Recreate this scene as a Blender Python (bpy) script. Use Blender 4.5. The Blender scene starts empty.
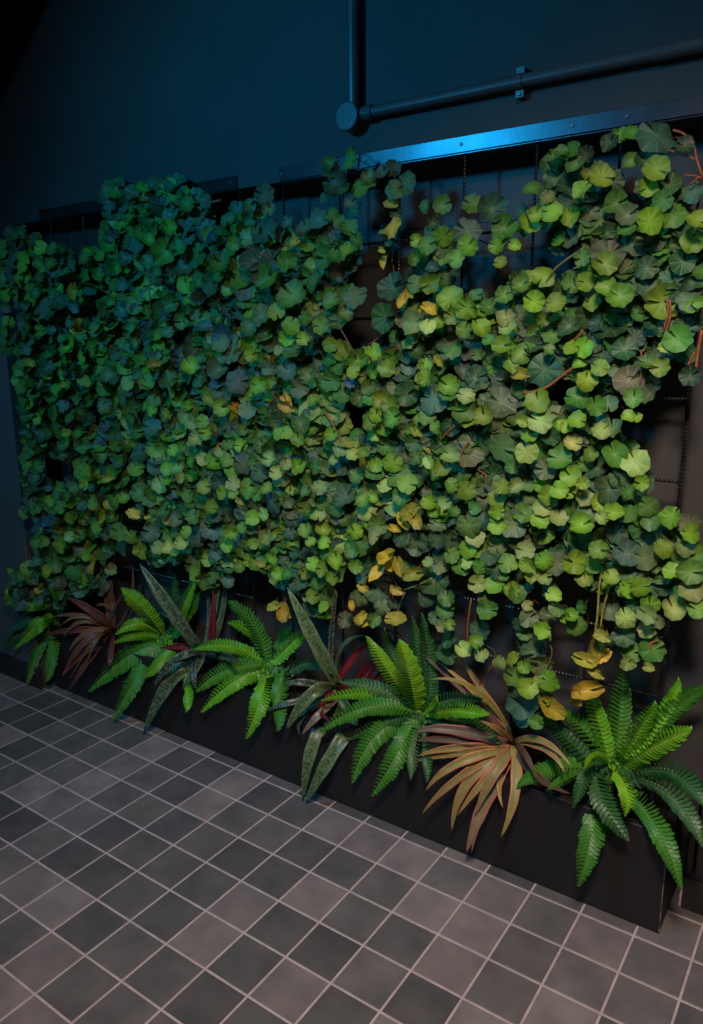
import bpy, math, random
import numpy as np
from mathutils import Vector, Matrix

# ------------------------------------------------------------------ camera
CAM = (0.52572, -2.05057, 1.60542)
RM = ((0.82266, -0.11997, 0.55573), (0.56850, 0.18392, -0.80186), (-0.00601, 0.97559, 0.21950))
F = 753.364
scene = bpy.context.scene
cam_data = bpy.data.cameras.new('camera')
cam = bpy.data.objects.new('camera', cam_data)
scene.collection.objects.link(cam)
cam_data.sensor_fit = 'HORIZONTAL'
cam_data.sensor_width = 36
cam_data.lens = F * 36 / 703
m4 = Matrix(RM).to_4x4()
m4.translation = Vector(CAM)
cam.matrix_world = m4
scene.camera = cam

# ------------------------------------------------------------------ world, light, exposure
w = bpy.data.worlds.new('world'); scene.world = w; w.use_nodes = True
bg = w.node_tree.nodes['Background']
bg.inputs[0].default_value = (0.45, 0.68, 0.88, 1)
bg.inputs[1].default_value = 0.036
scene.view_settings.view_transform = 'Standard'
scene.view_settings.look = 'None'
scene.view_settings.exposure = 0.0
scene.view_settings.gamma = 1.0
scene.view_settings.use_curve_mapping = False
scene.cycles.max_bounces = 5

def spot(name, loc, target, energy, color, size, blend, radius):
    d = bpy.data.lights.new(name, 'SPOT'); d.energy = energy; d.color = color
    d.spot_size = math.radians(size); d.spot_blend = blend; d.shadow_soft_size = radius
    o = bpy.data.objects.new(name, d); scene.collection.objects.link(o)
    o.location = loc
    o.rotation_euler = (Vector(target) - Vector(loc)).to_track_quat('-Z', 'Y').to_euler()
    return o
spot('warm_spot', (0.50, -1.95, 2.85), (0.02, -0.55, 0.35), 300, (1.0, 0.80, 0.70), 92, 1.0, 0.22)
spot('blue_spot', (-1.50, -2.05, 2.68), (-0.85, 0.0, 1.60), 98, (0.008, 0.48, 1.0), 108, 1.0, 0.12)
spot('teal_fill', (-2.2, -2.7, 2.75), (-2.35, -0.55, 0.45), 66, (0.14, 0.58, 1.0), 80, 1.0, 0.15)  # unseen fill added to brighten the left floor, pier and leaves

# ------------------------------------------------------------------ helpers
C = scene.collection
rnd = random.Random(7)
CV = np.array(CAM); RN = np.array(RM)
def at(u, v, y):
    """world point where the sight line of photo position (u, v) meets the upright plane at depth y"""
    d = RN @ np.array([(u - 351.5) / F, -(v - 512) / F, -1.0])
    return CV + d * ((y - CV[1]) / d[1])

def lin(c):
    return tuple(((x / 255) / 12.92 if x / 255 <= 0.04045 else ((x / 255 + 0.055) / 1.055) ** 2.4) for x in c)

def mesh_obj(name, verts, faces, mat, parent=None, smooth=False, cols=None, uvs=None, mats=None, fmat=None):
    me = bpy.data.meshes.new(name)
    me.from_pydata([tuple(v) for v in verts], [], faces)
    if mats:
        for q in mats: me.materials.append(q)
        if fmat is not None: me.polygons.foreach_set('material_index', fmat)
    else:
        me.materials.append(mat)
    if smooth: me.polygons.foreach_set('use_smooth', [True] * len(me.polygons))
    if cols is not None:
        a = me.color_attributes.new('tint', 'FLOAT_COLOR', 'POINT')
        cc = np.ones((len(verts), 4), dtype=np.float32); cc[:, :3] = np.asarray(cols, dtype=np.float32)
        a.data.foreach_set('color', cc.ravel())
    if uvs is not None:
        uvl = me.uv_layers.new(name='UVMap')
        li = np.zeros(len(me.loops), dtype=np.int32); me.loops.foreach_get('vertex_index', li)
        uvl.data.foreach_set('uv', np.asarray(uvs, dtype=np.float32)[li].ravel())
    me.update()
    o = bpy.data.objects.new(name, me); C.objects.link(o)
    if parent is not None: o.parent = parent
    return o

class MB:
    def __init__(s): s.v = []; s.f = []; s.c = []; s.uv = []; s.n = 0
    def add(s, v, f, c=None, uv=None):
        v = np.asarray(v, dtype=float); s.v.append(v)
        s.f += [tuple(int(i) + s.n for i in q) for q in f]
        s.c.append(np.zeros((len(v), 3)) if c is None else np.broadcast_to(np.asarray(c, dtype=float), (len(v), 3)))
        s.uv.append(np.zeros((len(v), 2)) if uv is None else np.asarray(uv, dtype=float))
        s.n += len(v)
    def box(s, a, b, c=None):
        x0, y0, z0 = a; x1, y1, z1 = b
        v = [(x0,y0,z0),(x1,y0,z0),(x1,y1,z0),(x0,y1,z0),(x0,y0,z1),(x1,y0,z1),(x1,y1,z1),(x0,y1,z1)]
        s.add(v, [(0,3,2,1),(4,5,6,7),(0,1,5,4),(1,2,6,5),(2,3,7,6),(3,0,4,7)], c)
    def tube(s, pts, rad, n=6, c=None, cap=True):
        pts = np.asarray(pts, dtype=float)
        if np.isscalar(rad): rad = [rad] * len(pts)
        T = np.gradient(pts, axis=0); T /= np.linalg.norm(T, axis=1)[:, None] + 1e-12
        ref = np.array([0., 0, 1]) if abs(T[0][2]) < 0.9 else np.array([1., 0, 0])
        vs = []
        for p, t, r in zip(pts, T, rad):
            a = np.cross(t, ref); a /= np.linalg.norm(a) + 1e-12
            b = np.cross(t, a); ref = np.cross(a, t)
            for k in range(n):
                q = 2 * math.pi * k / n
                vs.append(p + r * (math.cos(q) * a + math.sin(q) * b))
        fs = []
        for i in range(len(pts) - 1):
            for k in range(n):
                k2 = (k + 1) % n
                fs.append((i*n+k, i*n+k2, (i+1)*n+k2, (i+1)*n+k))
        if cap:
            fs.append(tuple(range(n - 1, -1, -1))); fs.append(tuple((len(pts)-1)*n + k for k in range(n)))
        s.add(vs, fs, c)
    def build(s, name, mat, parent=None, smooth=False, color=False, uv=False):
        return mesh_obj(name, np.concatenate(s.v), s.f, mat, parent, smooth,
                        np.concatenate(s.c) if color else None, np.concatenate(s.uv) if uv else None)

def bevel(o, wd=0.003, seg=2):
    m = o.modifiers.new('bevel', 'BEVEL'); m.width = wd; m.segments = seg; m.limit_method = 'ANGLE'
    return o
def empty(name, loc=(0, 0, 0)):
    o = bpy.data.objects.new(name, None); C.objects.link(o); o.location = loc
    o.empty_display_size = 0.05
    return o
def tag(o, label, cat, group=None):
    o['label'] = label; o['category'] = cat
    if group: o['group'] = group
    return o
def struct(o): o['kind'] = 'structure'; return o
def child(o, parent):
    """parent a world-space mesh to a thing's empty and keep it where it stands"""
    o.parent = parent; o.matrix_parent_inverse = Matrix.Translation(-Vector(parent.location)); return o

# ------------------------------------------------------------------ materials
def newmat(name):
    m = bpy.data.materials.new(name); m.use_nodes = True
    nt = m.node_tree; b = nt.nodes['Principled BSDF']
    return m, nt, b
def noise(nt, scale, detail=4, vec='Object', rough=0.5):
    tc = nt.nodes.new('ShaderNodeTexCoord'); n = nt.nodes.new('ShaderNodeTexNoise')
    n.inputs['Scale'].default_value = scale; n.inputs['Detail'].default_value = detail
    n.inputs['Roughness'].default_value = rough
    nt.links.new(tc.outputs[vec], n.inputs['Vector']); return n
def ramp(nt, fac, stops):
    r = nt.nodes.new('ShaderNodeValToRGB')
    while len(r.color_ramp.elements) < len(stops): r.color_ramp.elements.new(0.5)
    for e, (p, c) in zip(r.color_ramp.elements, stops):
        e.position = p; e.color = (*c, 1)
    nt.links.new(fac, r.inputs[0]); return r
def mottled(name, c1, c2, scale=8, rough=0.5, metal=0.0, bump=0.0, bscale=60, spec=0.5):
    m, nt, b = newmat(name)
    n = noise(nt, scale)
    r = ramp(nt, n.outputs[0], [(0.35, lin(c1)), (0.68, lin(c2))])
    nt.links.new(r.outputs[0], b.inputs['Base Color'])
    b.inputs['Roughness'].default_value = rough; b.inputs['Metallic'].default_value = metal
    b.inputs['Specular IOR Level'].default_value = spec
    if bump:
        n2 = noise(nt, bscale, 6); bp = nt.nodes.new('ShaderNodeBump')
        bp.inputs['Strength'].default_value = bump; bp.inputs['Distance'].default_value = 0.002
        nt.links.new(n2.outputs[0], bp.inputs['Height']); nt.links.new(bp.outputs[0], b.inputs['Normal'])
    return m
M = {}
M['wall_upper'] = mottled('painted_upper_wall', (62, 68, 68), (68, 74, 74), 3, 0.7, bump=0.15, spec=0.25)
M['wall_lower'] = mottled('charcoal_panel', (63, 61, 59), (73, 70, 67), 2.5, 0.55, bump=0.1, spec=0.4)
M['wall_side'] = mottled('side_wall_paint', (84, 82, 82), (92, 90, 90), 2.5, 0.6, bump=0.1)
M['black'] = mottled('black_sheet_metal', (30, 29, 28), (37, 35, 34), 3, 0.5, bump=0.05, spec=0.4)
M['plinth'] = mottled('black_skirting', (30, 30, 30), (44, 43, 43), 14, 0.45, bump=0.2)
M['dark_wedge'] = mottled('black_wedge', (6, 6, 6), (9, 9, 9), 5, 0.9, spec=0.05)
M['rail_black'] = mottled('black_rail', (26, 26, 26), (34, 34, 34), 6, 0.6, spec=0.2)
M['worn'] = mottled('worn_edge', (60, 54, 50), (150, 136, 124), 30, 0.5)
M['soil'] = mottled('dark_soil', (24, 20, 17), (44, 36, 30), 40, 0.9, bump=0.8)
M['rail'] = mottled('dark_painted_rail', (74, 76, 82), (84, 88, 94), 10, 0.30, metal=0.85, bump=0.08)
M['rod'] = mottled('black_rebar', (34, 33, 32), (66, 63, 61), 30, 0.27, metal=0.6)
M['conduit'] = mottled('painted_conduit', (62, 64, 66), (74, 76, 78), 8, 0.38, bump=0.05)
M['screw'] = mottled('screw_steel', (90, 92, 95), (110, 112, 115), 30, 0.4, metal=0.6)
M['grout'] = mottled('pale_grout', (176, 156, 152), (196, 176, 170), 25, 0.85, bump=0.3)

# floor tile: per-tile tint plus clouds, specks of dust
m, nt, b = newmat('slate_tile')
at_ = nt.nodes.new('ShaderNodeAttribute'); at_.attribute_name = 'tint'
n1 = noise(nt, 9, 5); r1 = ramp(nt, n1.outputs[0], [(0.3, (0.72, 0.74, 0.76)), (0.7, (1.18, 1.14, 1.12))])
mx = nt.nodes.new('ShaderNodeMixRGB'); mx.blend_type = 'MULTIPLY'; mx.inputs[0].default_value = 1
nt.links.new(at_.outputs['Color'], mx.inputs[1]); nt.links.new(r1.outputs[0], mx.inputs[2])
n2 = noise(nt, 420, 2); n3 = noise(nt, 4, 3)
r2 = ramp(nt, n2.outputs[0], [(0.62, (0, 0, 0)), (0.70, (1, 1, 1))]); r3 = ramp(nt, n3.outputs[0], [(0.50, (0, 0, 0)), (0.68, (0.45, 0.45, 0.45))])
mm = nt.nodes.new('ShaderNodeMixRGB'); mm.blend_type = 'MULTIPLY'; mm.inputs[0].default_value = 1
nt.links.new(r2.outputs[0], mm.inputs[1]); nt.links.new(r3.outputs[0], mm.inputs[2])
mx2 = nt.nodes.new('ShaderNodeMixRGB'); mx2.inputs[2].default_value = (*lin((150, 145, 142)), 1)
nt.links.new(mm.outputs[0], mx2.inputs[0]); nt.links.new(mx.outputs[0], mx2.inputs[1])
nt.links.new(mx2.outputs[0], b.inputs['Base Color'])
b.inputs['Roughness'].default_value = 0.52; b.inputs['Specular IOR Level'].default_value = 0.35
bp = nt.nodes.new('ShaderNodeBump'); bp.inputs['Strength'].default_value = 0.25; bp.inputs['Distance'].default_value = 0.002
n4 = noise(nt, 30, 6); nt.links.new(n4.outputs[0], bp.inputs['Height']); nt.links.new(bp.outputs[0], b.inputs['Normal'])
M['tile'] = m

def leafmat(name, kind):
    m, nt, b = newmat(name)
    a = nt.nodes.new('ShaderNodeAttribute'); a.attribute_name = 'tint'
    tc = nt.nodes.new('ShaderNodeTexCoord'); sp = nt.nodes.new('ShaderNodeSeparateXYZ')
    nt.links.new(tc.outputs['UV'], sp.inputs[0])
    def math_(op, x, y=None, z=None):
        q = nt.nodes.new('ShaderNodeMath'); q.operation = op
        for i, s_ in enumerate((x, y, z)):
            if s_ is None: continue
            if isinstance(s_, (int, float)): q.inputs[i].default_value = s_
            else: nt.links.new(s_, q.inputs[i])
        return q.outputs[0]
    if kind == 'round':      # u = angle, v = radius: radial veins
        s_ = math_('MULTIPLY', sp.outputs[0], 9.0); fr = math_('FRACT', s_)
        dd = math_('ABSOLUTE', math_('SUBTRACT', fr, 0.5))
        wv = math_('MULTIPLY', dd, sp.outputs[1])
        vein = math_('LESS_THAN', wv, 0.03)
        fac = math_('MULTIPLY', vein, 0.32)
    elif kind == 'blade':    # u across, v along: mid rib
        dd = math_('ABSOLUTE', math_('SUBTRACT', sp.outputs[0], 0.5))
        fac = math_('MULTIPLY', math_('LESS_THAN', dd, 0.05), 0.3)
    else:                    # mottled sword leaf: irregular cross bands
        n = nt.nodes.new('ShaderNodeTexNoise'); n.inputs['Scale'].default_value = 1.0
        mp = nt.nodes.new('ShaderNodeMapping'); mp.inputs['Scale'].default_value = (3, 34, 1)
        nt.links.new(tc.outputs['UV'], mp.inputs[0]); nt.links.new(mp.outputs[0], n.inputs['Vector'])
        n.inputs['Detail'].default_value = 3
        r_ = ramp(nt, n.outputs[0], [(0.44, (0, 0, 0)), (0.56, (1, 1, 1))])
        fac = math_('MULTIPLY', r_.outputs[0], 0.55)
    mx = nt.nodes.new('ShaderNodeMixRGB'); nt.links.new(fac, mx.inputs[0])
    nt.links.new(a.outputs['Color'], mx.inputs[1])
    mx.inputs[2].default_value = (*lin((150, 165, 110) if kind != 'mottled' else (128, 146, 112)), 1)
    n = noise(nt, 38, 4); r = ramp(nt, n.outputs[0], [(0.3, (0.78, 0.80, 0.74)), (0.7, (1.15, 1.12, 1.1))])
    mu = nt.nodes.new('ShaderNodeMixRGB'); mu.blend_type = 'MULTIPLY'; mu.inputs[0].default_value = 0.8
    nt.links.new(mx.outputs[0], mu.inputs[1]); nt.links.new(r.outputs[0], mu.inputs[2])
    nt.links.new(mu.outputs[0], b.inputs['Base Color'])
    b.inputs['Roughness'].default_value = {'round': 0.5, 'frond': 0.33, 'blade': 0.42, 'mottled': 0.35}[kind]
    b.inputs['Specular IOR Level'].default_value = 0.4
    tr = nt.nodes.new('ShaderNodeBsdfTranslucent'); nt.links.new(mu.outputs[0], tr.inputs[0])
    ms = nt.nodes.new('ShaderNodeMixShader'); ms.inputs[0].default_value = 0.22 if kind != 'mottled' else 0.08
    nt.links.new(b.outputs[0], ms.inputs[1]); nt.links.new(tr.outputs[0], ms.inputs[2])
    nt.links.new(ms.outputs[0], nt.nodes['Material Output'].inputs[0])
    return m
M['leaf'] = leafmat('round_leaf', 'round')
M['frond'] = leafmat('fern_leaf', 'blade'); M['frond'].node_tree.nodes['Principled BSDF'].inputs['Roughness'].default_value = 0.4
M['blade'] = leafmat('striped_blade', 'blade')
M['mottled'] = leafmat('mottled_sword', 'mottled')
m, nt, b = newmat('stem'); a = nt.nodes.new('ShaderNodeAttribute'); a.attribute_name = 'tint'
nz = noise(nt, 60); rr = ramp(nt, nz.outputs[0], [(0.3, (0.75, 0.75, 0.75)), (0.7, (1.15, 1.15, 1.15))])
mu = nt.nodes.new('ShaderNodeMixRGB'); mu.blend_type = 'MULTIPLY'; mu.inputs[0].default_value = 1
nt.links.new(a.outputs['Color'], mu.inputs[1]); nt.links.new(rr.outputs[0], mu.inputs[2]); nt.links.new(mu.outputs[0], b.inputs['Base Color'])
b.inputs['Roughness'].default_value = 0.5; M['stem'] = m

# ------------------------------------------------------------------ setting
TS = 0.15; G = 0.0032
def floor():
    mb = MB(); cols = []; fm = []
    mb.box((-5.0, -3.6, -0.06), (2.4, 0.3, -0.0022)); fm += [0] * 6
    r = random.Random(11)
    for i in range(-33, 16):
        for j in range(-23, 2):
            x0, y0, x1, y1 = i*TS+G, j*TS+G, (i+1)*TS-G, (j+1)*TS-G
            e = 0.0022
            k = r.random()
            base = (92, 89, 87) if k < 0.36 else ((107, 102, 99) if k < 0.68 else (130, 120, 116))
            q = r.uniform(0.93, 1.07); c = lin(tuple(t * q for t in base))
            v = [(x0,y0,-0.0022),(x1,y0,-0.0022),(x1,y1,-0.0022),(x0,y1,-0.0022),
                 (x0+e,y0+e,0),(x1-e,y0+e,0),(x1-e,y1-e,0),(x0+e,y1-e,0)]
            mb.add(v, [(4,5,6,7),(0,1,5,4),(1,2,6,5),(2,3,7,6),(3,0,4,7)], c); fm += [1] * 5
    o = mesh_obj('floor', np.concatenate(mb.v), mb.f, None, cols=np.concatenate(mb.c), mats=[M['grout'], M['tile']], fmat=fm)
    struct(o)
floor()
mb = MB(); mb.box((-5.0, 0.12, 0), (2.4, 0.24, 2.12))
struct(mb.build('wall_back', M['wall_lower']))
# upper wall steps forward over the trellis recess
mb = MB(); mb.box((-5.0, 0.0, 2.121), (2.4, 0.24, 3.6)); struct(mb.build('wall_upper', M['wall_upper']))
# side pier at the far left
mb = MB(); mb.box((-5.0, -0.15, 0.0), (-2.62, 0.0, 2.12)); struct(bevel(mb.build('wall_left', M['wall_side']), 0.006))
mb = MB(); mb.box((-5.0, -0.172, 0.0), (-2.585, -0.152, 0.105)); struct(bevel(mb.build('baseboard_left', M['plinth']), 0.004))
mb = MB(); mb.box((0.234, 0.033, 0.0), (2.4, 0.118, 0.097)); struct(bevel(mb.build('baseboard_right', M['plinth']), 0.004))
mb = MB(); mb.box((0.2265, 0.036, 0.0005), (0.2335, 0.10, 0.04)); struct(bevel(mb.build('trim_8', M['grout']), 0.002))
# two upright boards over the right skirting
mb = MB(); mb.box((0.234, 0.050, 0.098), (0.252, 0.118, 0.37)); struct(bevel(mb.build('trim_1', M['plinth']), 0.003))
mb = MB(); mb.box((0.259, 0.046, 0.098), (2.4, 0.118, 0.37)); struct(bevel(mb.build('trim_2', M['plinth']), 0.004))
# horizontal seams of the panelling behind the trellis
for k, z in enumerate((0.80, 1.24, 1.68, 1.95)):
    mb = MB(); mb.box((-2.619, 0.1165, z), (-0.30, 0.119, z + 0.006)); struct(mb.build('trim_%d' % (k + 3), M['plinth']))

# thin black wedge put over the soft dark area in the top left corner
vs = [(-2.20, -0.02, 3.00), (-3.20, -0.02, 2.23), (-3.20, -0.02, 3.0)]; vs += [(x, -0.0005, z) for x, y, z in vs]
struct(bevel(mesh_obj('trim_7', vs, [(0, 2, 1), (3, 4, 5), (0, 1, 4, 3), (1, 2, 5, 4), (2, 0, 3, 5)], M['dark_wedge']), 0.01, 3))
# ------------------------------------------------------------------ planter
PX0, PX1, PF, PB, PH = -2.56, 0.207, -0.109, 0.10, 0.312
pl = empty('planter_box', (-1.18, 0, 0)); tag(pl, 'long low black metal planter box on the tiled floor against the wall', 'planter')
mb = MB(); t = 0.006
mb.box((PX0, PF, 0.004), (PX1, PF + t, PH))
mb.box((PX0, PF + t, 0.012), (PX0 + t, PB, PH)); mb.box((PX1 - t, PF + t, 0.012), (PX1, PB, PH))
mb.box((PX0 + t, PB - t, 0.012), (PX1 - t, PB, PH)); mb.box((PX0 + t, PF + t, 0.012), (PX1 - t, PB - t, 0.02))
child(bevel(mb.build('body', M['black']), 0.0012, 1), pl)
mb = MB()
mb.box((PX0, PF + t + .0005, PH - 0.006), (PX1 - t - .0005, PF + 0.024, PH - 0.001)); mb.box((PX1 - 0.024, PF + 0.025, PH - 0.006), (PX1 - t - .0005, PB - t - .0005, PH - 0.001))
child(mb.build('rim', M['black']), pl)
mb = MB(); mb.box((PX0 + 0.02, PF + 0.012, 0.0), (PX1 - 0.015, PB - 0.01, 0.0115)); child(mb.build('base', M['plinth']), pl)
mb = MB(); mb.box((PX1 - .0022, PF - .0004, 0.01), (PX1 + .0004, PF + .0012, PH)); mb.box((PX1 + .0001, PF + .02, PH - .0015), (PX1 + .0006, PB, PH + .0005))
we = child(mb.build('worn_edge', M['worn']), pl); we['label'] = 'edge worn to bare metal'
nx, ny = 120, 8; vs = []; r = random.Random(3)
for j in range(ny + 1):
    for i in range(nx + 1):
        vs.append((PX0 + .007 + (PX1 - PX0 - .014) * i / nx, PF + .007 + (PB - PF - .014) * j / ny, 0.262 + r.uniform(-.008, .008)))
fs = [(j*(nx+1)+i, j*(nx+1)+i+1, (j+1)*(nx+1)+i+1, (j+1)*(nx+1)+i) for j in range(ny) for i in range(nx)]
child(mesh_obj('soil', vs, fs, M['soil'], smooth=True), pl)

# ------------------------------------------------------------------ mounting rails
def disc_y(mb, x, y, z, r, th, n=12, c=None):
    vs = [(x + r*math.cos(2*math.pi*k/n), y, z + r*math.sin(2*math.pi*k/n)) for k in range(n)]
    vs += [(x + .8*r*math.cos(2*math.pi*k/n), y - th, z + .8*r*math.sin(2*math.pi*k/n)) for k in range(n)]
    fs = [tuple(range(2*n-1, n-1, -1))[::-1], tuple(range(n))]
    fs += [(k, (k+1) % n, n + (k+1) % n, n + k) for k in range(n)]
    mb.add(vs, fs, c)
def rail(x0, x1, screws, label, mat):
    e = empty('mounting_rail', ((x0 + x1) / 2, -0.003, 2.122)); tag(e, label, 'rail', 'dark flat rails carrying the plant trellis')
    mb = MB(); mb.box((x0, -0.005, 2.122), (x1, -0.0005, 2.163))
    mb.box((x0, -0.0045, 2.1165), (x1, 0.035, 2.1205))
    child(bevel(mb.build('angle_bar', mat), 0.001, 1), e)
    for x in screws:
        mb = MB(); disc_y(mb, x, -0.0052, 2.143, 0.0058, 0.003); child(mb.build('screw', M['screw']), e)
rail(-1.172, 1.2, (-1.16, -0.834, -0.513, -0.198, -0.061, 0.4, 0.8), 'longer right-hand flat metal rail on the upper wall, glowing bright blue', M['rail'])
rail(-2.50, -1.36, (-1.387, -1.86, -2.339), 'shorter unlit black flat rail above the leftmost vines', M['rail_black'])

# ------------------------------------------------------------------ rebar trellises
def rebar(p0, p1, r):
    p0 = np.array(p0, dtype=float); p1 = np.array(p1, dtype=float)
    L = np.linalg.norm(p1 - p0); n = int(L / 0.0035)
    pts = [p0 + (p1 - p0) * i / n for i in range(n + 1)]
    rad = [r * (1.22 if i % 3 == 0 else 0.9) for i in range(n + 1)]
    mb = MB(); mb.tube(pts, rad, 6); return mb
HZ = (1.905, 1.68, 1.460, 1.247, 1.032, 0.815, 0.642)
def trellis(xs, label, zl, edge=None):
    e = empty('rebar_trellis', ((xs[0] + xs[-1]) / 2, -0.01, zl)); tag(e, label, 'trellis', 'black ribbed rod trellises behind the vines')
    for x in xs:
        r = 0.0062 if x == edge else 0.0034
        child(rebar((x, 0.006, 2.1155), (x - 0.004, 0.006, zl), r).build('vertical_rod', M['rod']), e)
    for z in HZ:
        if z < zl: continue
        child(rebar((xs[0], 0.0125 + (0.003 if edge else 0), z), (xs[-1], 0.0125 + (0.003 if edge else 0), z), 0.0042).build('horizontal_rod', M['rod']), e)
trellis((-1.164, -0.936, -0.718, -0.505, -0.294, -0.076, 0.138), 'right-hand black ribbed rod trellis, its right edge rod bare beside the grey wall', 0.30, 0.138)
trellis((-2.44, -2.22, -2.005, -1.79, -1.575, -1.356), 'left-hand black ribbed rod trellis almost hidden under the leftmost vines', 0.30)

# ------------------------------------------------------------------ conduit
e = empty('electrical_conduit', (-0.865, -0.02, 2.265)); tag(e, 'dark round metal conduit with a round junction box on the upper wall', 'pipe')
R_ = 0.0165
mb = MB(); mb.tube([(-0.86, -0.024, 2.266), (2.3, -0.024, 2.262)], R_, 16); child(mb.build('horizontal_pipe', M['conduit'], smooth=False), e)
mb = MB(); mb.tube([(-0.862, -0.024, 2.29), (-0.862, -0.024, 3.55)], R_ + .003, 16); child(mb.build('vertical_pipe', M['conduit']), e)
n = 32; mb = MB()
prof = [(0.040, 0.0), (0.040, -0.046), (0.037, -0.049)]
vs = []; bx, bz = -0.872, 2.262
for rr_, yy in prof:
    vs += [(bx + rr_*math.cos(2*math.pi*k/n), yy, bz + rr_*math.sin(2*math.pi*k/n)) for k in range(n)]
fs = []
for i in range(2): fs += [(i*n+k, i*n+(k+1) % n, (i+1)*n+(k+1) % n, (i+1)*n+k) for k in range(n)]
fs.append(tuple(2*n + k for k in range(n)))
mb.add(vs, fs); jb = child(mb.build('junction_box', M['conduit']), e)
for (x, z) in ((bx - .022, bz + .018), (bx + .022, bz - .020)):
    mb = MB(); disc_y(mb, x, -0.0492, z, 0.004, 0.0015); s_ = mb.build('screw', M['screw']); s_.parent = jb
for x in (-0.805,):
    mb = MB(); mb.tube([(x - .02, -.024, 2.266), (x + .012, -.024, 2.266)], 0.0205, 16); child(mb.build('coupling', M['conduit']), e)
mb = MB(); mb.tube([(-0.006, -.024, 2.264), (0.6, -.024, 2.264)], 0.0182, 16); child(mb.build('coupling', M['conduit']), e)
mb = MB(); mb.tube([(-0.348, -.024, 2.265), (-0.328, -.024, 2.265)], 0.0195, 16)
mb.box((-0.349, -0.022, 2.228), (-0.327, -0.0, 2.248)); mb.box((-0.349, -0.022, 2.282), (-0.327, -0.0, 2.30))
cl = child(mb.build('clamp', M['conduit']), e)
mb = MB(); disc_y(mb, -0.338, -0.0222, 2.236, 0.0045, 0.004); s_ = mb.build('screw', M['screw']); s_.parent = cl

# ------------------------------------------------------------------ round-leaved vines
PAL = {'L': (112, 160, 44), 'G': (74, 126, 50), 'D': (50, 90, 54), 'T': (74, 108, 86), 'O': (92, 114, 76),
       'P': (142, 170, 92), 'Y': (212, 182, 58), 'B': (46, 86, 96)}
NR = 46
def leaf_template(kind):
    rings = (0.38, 0.72, 1.0); vs = [(0, 0, 0)]; uv = [(0.5, 0)]
    for ri in rings:
        for k in range(NR):
            th = 0.0 if k == 0 else 0.11 + (2 * math.pi - 0.22) * (k - 1) / (NR - 2)
            d = min(th, 2 * math.pi - th)            # distance from the notch at +Y
            rr = ri * (1 - (0.62 if k == 0 else 0) - 0.10 * math.exp(-(d / 0.35) ** 2) + 0.028 * math.cos(9 * th + 2) * (ri ** 2))
            if kind == 'Y': xs = 0.72
            else: xs = 1.04
            x = math.sin(th) * rr * xs; y = math.cos(th) * rr
            vs.append((x, y, 0)); uv.append((th / (2 * math.pi), ri))
    fs = [(0, 1 + (k + 1) % NR, 1 + k) for k in range(NR)]
    for a in range(2):
        for k in range(NR):
            k2 = (k + 1) % NR
            fs.append((1 + a*NR + k, 1 + a*NR + k2, 1 + (a+1)*NR + k2, 1 + (a+1)*NR + k))
    return np.array(vs), fs, np.array(uv)
LT = {'Y': leaf_template('Y'), 'N': leaf_template('N')}
def nrm(v): return v / (np.linalg.norm(v) + 1e-12)
def add_leaf(mb, p, rad, key, r, wild=1.0):
    vs, fs, uv = LT['Y' if key == 'Y' else 'N']
    vs = vs.copy()
    th = uv[:, 0] * 2 * math.pi; ra = uv[:, 1]
    cup = r.uniform(-0.10, 0.34); pl_ = r.uniform(0.005, 0.042); ph = r.uniform(0, 6.28)
    rag = 0.035 * np.sin(5 * th + r.uniform(0, 6)) + 0.03 * np.sin(7 * th + r.uniform(0, 6)); vs[:, :2] *= (1 + rag * ra)[:, None]
    fold = r.uniform(0, 0.35) if r.random() < .75 else r.uniform(.3, .8)
    if key == 'Y': fold = r.uniform(0.5, 1.0)
    vs[:, 2] = cup * ra**2 + pl_ * ra * np.cos(9 * th) + r.uniform(.0, .22) * ra**2 * np.sin(2 * th + ph) + r.uniform(.0, .1) * ra**3 * np.sin(5 * th + ph) + fold * np.abs(vs[:, 0]) * .55 - r.uniform(0, .3) * (vs[:, 1] < 0) * vs[:, 1]**2
    vs[:, 0] *= (1 - 0.25 * fold)
    vs[:, :2] *= 1 + r.uniform(-.05, .05) * np.sin(3 * th + ph)[:, None]
    # frame: normal looks out of the wall, a little up and to the side
    n = nrm(np.array([0.28 + r.gauss(0, 0.34) * wild, -1.0, 0.32 + r.gauss(0, 0.36) * wild]))
    up = np.array([r.gauss(0, 1.0), 0, r.uniform(-.2, 1.0)]); Y = nrm(up - n * np.dot(up, n)); X = np.cross(Y, n)
    W = p + rad * (vs[:, :1] * X + vs[:, 1:2] * Y + vs[:, 2:3] * n)
    c0 = np.array(PAL[key], dtype=float) * r.uniform(0.86, 1.12) + np.array([r.gauss(0, 7), r.gauss(0, 6), r.gauss(0, 5)])
    if key == 'L' and r.random() < .3: c0 = c0 * .9 + np.array([14, 10, 4])
    edge = c0 * r.uniform(0.82, 1.0); mid = c0 * 1.06 + np.array([12, 8, 0]) * r.random()
    if key in 'LPG' and r.random() < .25: mid = mid + np.array([22, 18, 8])
    cc = mid[None] * (1 - ra[:, None]**2) + edge[None] * ra[:, None]**2
    if key == 'Y' and r.random() < .5:
        g = np.array([96, 128, 48.]); cc = cc * .55 + (g[None] * .45)
    cc = np.clip(cc, 5, 250) / 255
    cc = np.where(cc <= 0.04045, cc / 12.92, ((cc + 0.055) / 1.055) ** 2.4)
    mb.add(W, fs, cc, uv)

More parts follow.
